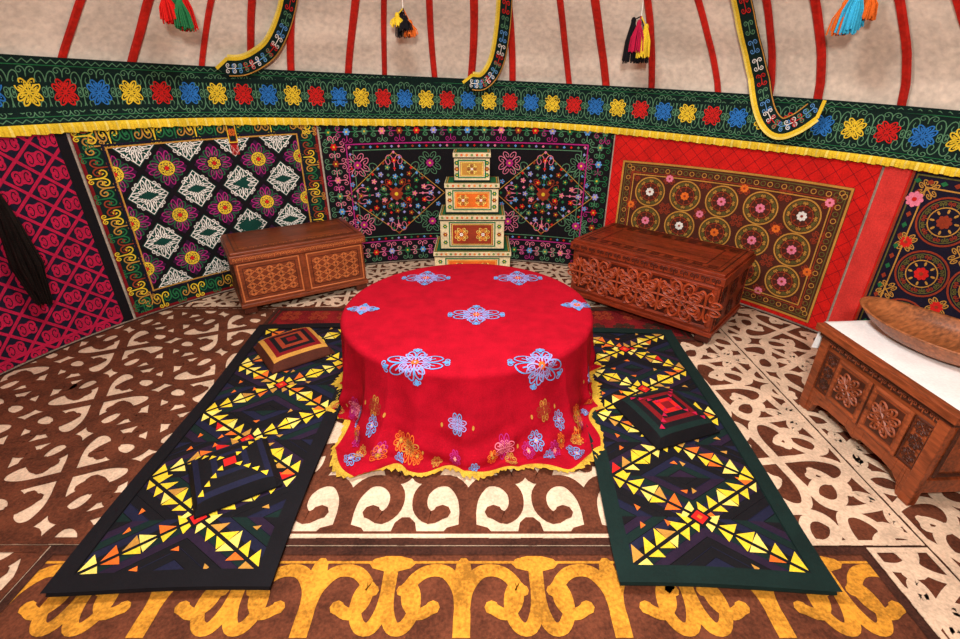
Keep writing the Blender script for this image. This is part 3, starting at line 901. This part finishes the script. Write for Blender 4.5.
# painted stacked boxes
def pbox(xc,yc,z,w_,d_,h_,k):
    mb=MB(); x0,x1=-w_/2,w_/2
    mb.box(x0,x1,-d_/2,d_/2,0.004,h_-.03,'box_cream')
    mb.box(x0-.008,x1+.008,-d_/2-.008,d_/2+.008,h_-.040,h_-.004,'box_cream')
    mb.box(x0-.008,x1+.008,-d_/2-.008,d_/2+.008,0,.014,'darkgreen')
    mb.box(x0-.010,x1+.010,-d_/2-.010,d_/2+.010,h_-.046,h_-.038,'darkgreen')
    yf=-d_/2
    mb.mapf=lambda u,v,h:(u,yf-h,v)
    a,b_,c,d=x0+.008,x1-.008,.022,h_-.05
    pc=['orange','rust','orange','gold'][k]
    mx=w_*.17
    mb.frame(x0+mx-.014,x1-mx+.014,c+.012,d-.012,.010,'green',.002)
    mb.poly([(x0+mx,c+.022),(x1-mx,c+.022),(x1-mx,d-.022),(x0+mx,d-.022)],pc,.0015)
    mb.frame(x0+mx+.01,x1-mx-.01,c+.03,d-.03,.004,'paleyellow',.004)
    ym=(c+d)/2; s_=(d-c)*.30
    for dx in ((-w_*.17,w_*.17) if w_>.3 else (0,)):
        mb.cross(dx,ym,pi/4,s_,.005,'paleyellow',.003,sx=.6); mb.cross(dx,ym,0,s_*.9,.005,'darkred' if k!=1 else 'orange',.003,sx=.5); mb.flower(dx,ym,s_*.22,8,'white','red',.005)
    for sx in (-1,1):
        for q in (-.3,0,.3): mb.flower(sx*(w_/2-mx*.45),ym+q*(d-c),.020,6,'green' if q else 'rust','yellow',.003)
    n=int(w_/.04)
    for i in range(n): 
        mb.flower(x0+.02+i*(w_-.04)/(n-1),h_-.021,.011,6,['green','red','orange'][i%3],'yellow',.010)
    for kd,sg in (('l',-1),('r',1)):
        mb.mapf=(lambda u,v,h:(x0-h,u,v)) if sg<0 else (lambda u,v,h:(x1+h,u,v))
        mb.poly([(-d_/2+.01,.025),(d_/2-.01,.025),(d_/2-.01,h_-.055),(-d_/2+.01,h_-.055)],'green',.001)
        mb.cross(0,ym,pi/4,s_,.008,'paleyellow',.002,sx=.7)
    mb.mapf=lambda u,v,h:(u,v,h_+h-.004)
    mb.grid(x0,x1,-d_/2,d_/2,1,1,'green',.001); mb.frame(x0+.012,x1-.012,yf+.012,-yf-.012,.010,'gold',.002)
    mb.build('painted_box',(xc,yc,z),bevel=.003)
zz=.010
for k,(w_,d_,h_) in enumerate(((.64,.44,.265),(.53,.36,.30),(.43,.28,.25),(.285,.2,.23))):
    pbox(-.065,4.08,zz,w_,d_,h_,k); zz+=h_+.0005

# ------------------------------------------------------------------ sideboard cabinet
L,D,Hh=.70,.55,.48
mb=MB()
wd,dk='wood_cab','wood_cab_dk'
mb.box(.01,L-.01,.01,D-.01,.11,Hh-.05,wd)
def apron(y0,y1):
    pts=[(0,0),(.07,0),(.085,.05),(.12,.075),(.18,.085),(L/2-.05,.085),(L/2,.065),(L/2+.05,.085),(L-.18,.085),(L-.12,.075),(L-.085,.05),(L-.07,0),(L,0)]
    top=.14
    for (xa,za),(xb,zb) in zip(pts,pts[1:]):
        mb.prism([(xa,za),(xb,zb),(xb,top),(xa,top)],y0,y1,wd,axis='y')
apron(0,.03); apron(D-.03,D)
for x in (0,L-.025): mb.box(x,x+.025,.03,D-.03,.07,.14,wd)
mb.box(-.03,L+.03,-.035,D+.01,Hh-.035,Hh,wd)
mb.box(-.012,L+.012,-.014,D,Hh-.06,Hh-.035,dk)
for x in (0,L-.05): mb.box(x,x+.05,-.006,.02,.0,Hh-.06,wd)
mb.mapf=lambda u,v,h:(u,-h+.01,v)
z0,z1=.14,Hh-.11
mb.line(.05,z1+.028,L-.05,z1+.028,.03,dk,.003,ridge=.004)
n=12
for i in range(n): mb.horn(.07+(L-.14)*i/(n-1),z1+.018,0,.03,.006,wd,.009,sx=1,ridge=.003,n=2)
for a,b_ in ((.14,L/2-.005),(L/2+.005,L-.14)):
    mb.poly([(a,z0),(b_,z0),(b_,z1),(a,z1)],wd,.010)
    mb.frame(a+.012,b_-.012,z0+.012,z1-.012,.024,wd,.012,ridge=.006)
    mb.poly([(a+.03,z0+.03),(b_-.03,z0+.03),(b_-.03,z1-.03),(a+.03,z1-.03)],dk,.0115)
    x=(a+b_)/2; y=(z0+z1)/2
    mb.cross(x,y,pi/4,.090,.011,wd,.013,sx=.6,ridge=.008); mb.ring(x,y,.03,.008,wd,.013,14,ridge=.006)
    mb.cross(x,y,0,.075,.009,wd,.013,sx=.5,ridge=.007)
for a,b_ in ((.055,.135),(L-.135,L-.055)):
    mb.frame(a,b_,z0+.01,z1-.01,.012,dk,.004,ridge=.004)
    for j in range(3): mb.cross((a+b_)/2,z0+.05+j*.07,pi/4,.035,.007,dk,.004,sx=.7,ridge=.003)
mb.line(L/2,z0,L/2,z1,.006,dk,.014)
for sx in (-.02,.02): mb.ell(L/2+sx,(z0+z1)/2,.007,.007,0,dk,.020)
for kd in ('left','right'):
    mb.mapf=(lambda u,v,h:(.01-h,u,v)) if kd=='left' else (lambda u,v,h:(L-.01+h,u,v))
    mb.frame(.05,D-.05,.16,Hh-.09,.02,dk,.003,ridge=.004); mb.cross(D/2,.28,pi/4,.1,.012,dk,.003,sx=.7,ridge=.004)
CL=(1.735,2.12,.009); CR=radians(-87)
mb.build('sideboard_cabinet',CL,CR,bevel=.003)
mb=MB()
T=Hh+.003
def cl(u,v,h):
    e=-.036
    if u<e:
        d=e-u; return (e-.004-.02*min(1,d*6)+.016*sin(v*34)*min(1,d*8)-h, v, T-d)
    return (u,v,T+h+.0015*sin(u*23)*sin(v*19))
mb.mapf=cl
mb.grid(-.20,L+.02,.005,D-.03,44,40,'white_cloth',0)
for i in range(18): mb.flower(-.18,.03+i*.028,.012,5,'pink' if i%3==0 else 'white','lightblue',.002)
mb.build('table_runner',CL,CR,smooth=True)
mb=MB(); n=40
prof=[(0,.0),(.45,.0),(.72,.03),(.9,.07),(1.0,.11),(1.03,.118),(1.0,.122),(.94,.115),(.84,.075),(.66,.04),(.4,.02),(0,.017)]
for r_,z_ in prof:
    for i in range(n):
        a=2*pi*i/n; mb.V.append((.35*r_*cos(a),.19*r_*sin(a),z_*.85+(.018*abs(cos(a))**3*r_)))
for j in range(len(prof)-1):
    for i in range(n): mb.f([j*n+i,j*n+(i+1)%n,(j+1)*n+(i+1)%n,(j+1)*n+i],'wood_bowl')
mb.build('wooden_bowl',(2.05,1.85,Hh+.016),radians(-68),smooth=True)

# ------------------------------------------------------------------ light & camera
wd_=bpy.data.worlds.new('World'); sc.world=wd_; wd_.use_nodes=True
bg=wd_.node_tree.nodes['Background']; bg.inputs['Color'].default_value=(.95,.97,1,1); bg.inputs['Strength'].default_value=1.0
def area(name,loc,tgt,size,power,col=(1,1,1)):
    l=bpy.data.lights.new(name,'AREA'); l.shape='DISK'; l.size=size; l.energy=power; l.color=col
    o=bpy.data.objects.new(name,l); sc.collection.objects.link(o); o.location=loc
    o.rotation_euler=(Vector(tgt)-Vector(loc)).to_track_quat('-Z','Y').to_euler(); return o
area('crown_light',(CX,CY,2.9),(CX,CY,0),.5,82,(1,.98,.95))
area('flash_light',(0,-.35,2.15),(0,3.2,1.0),.25,98,(1,.97,.93))
cam=bpy.data.cameras.new('camera'); cam.lens=18; cam.sensor_width=36; cam.clip_start=.02
co=bpy.data.objects.new('camera',cam); sc.collection.objects.link(co)
co.location=(0,0,1.6); co.rotation_euler=(radians(90-27),0,0)
sc.camera=co
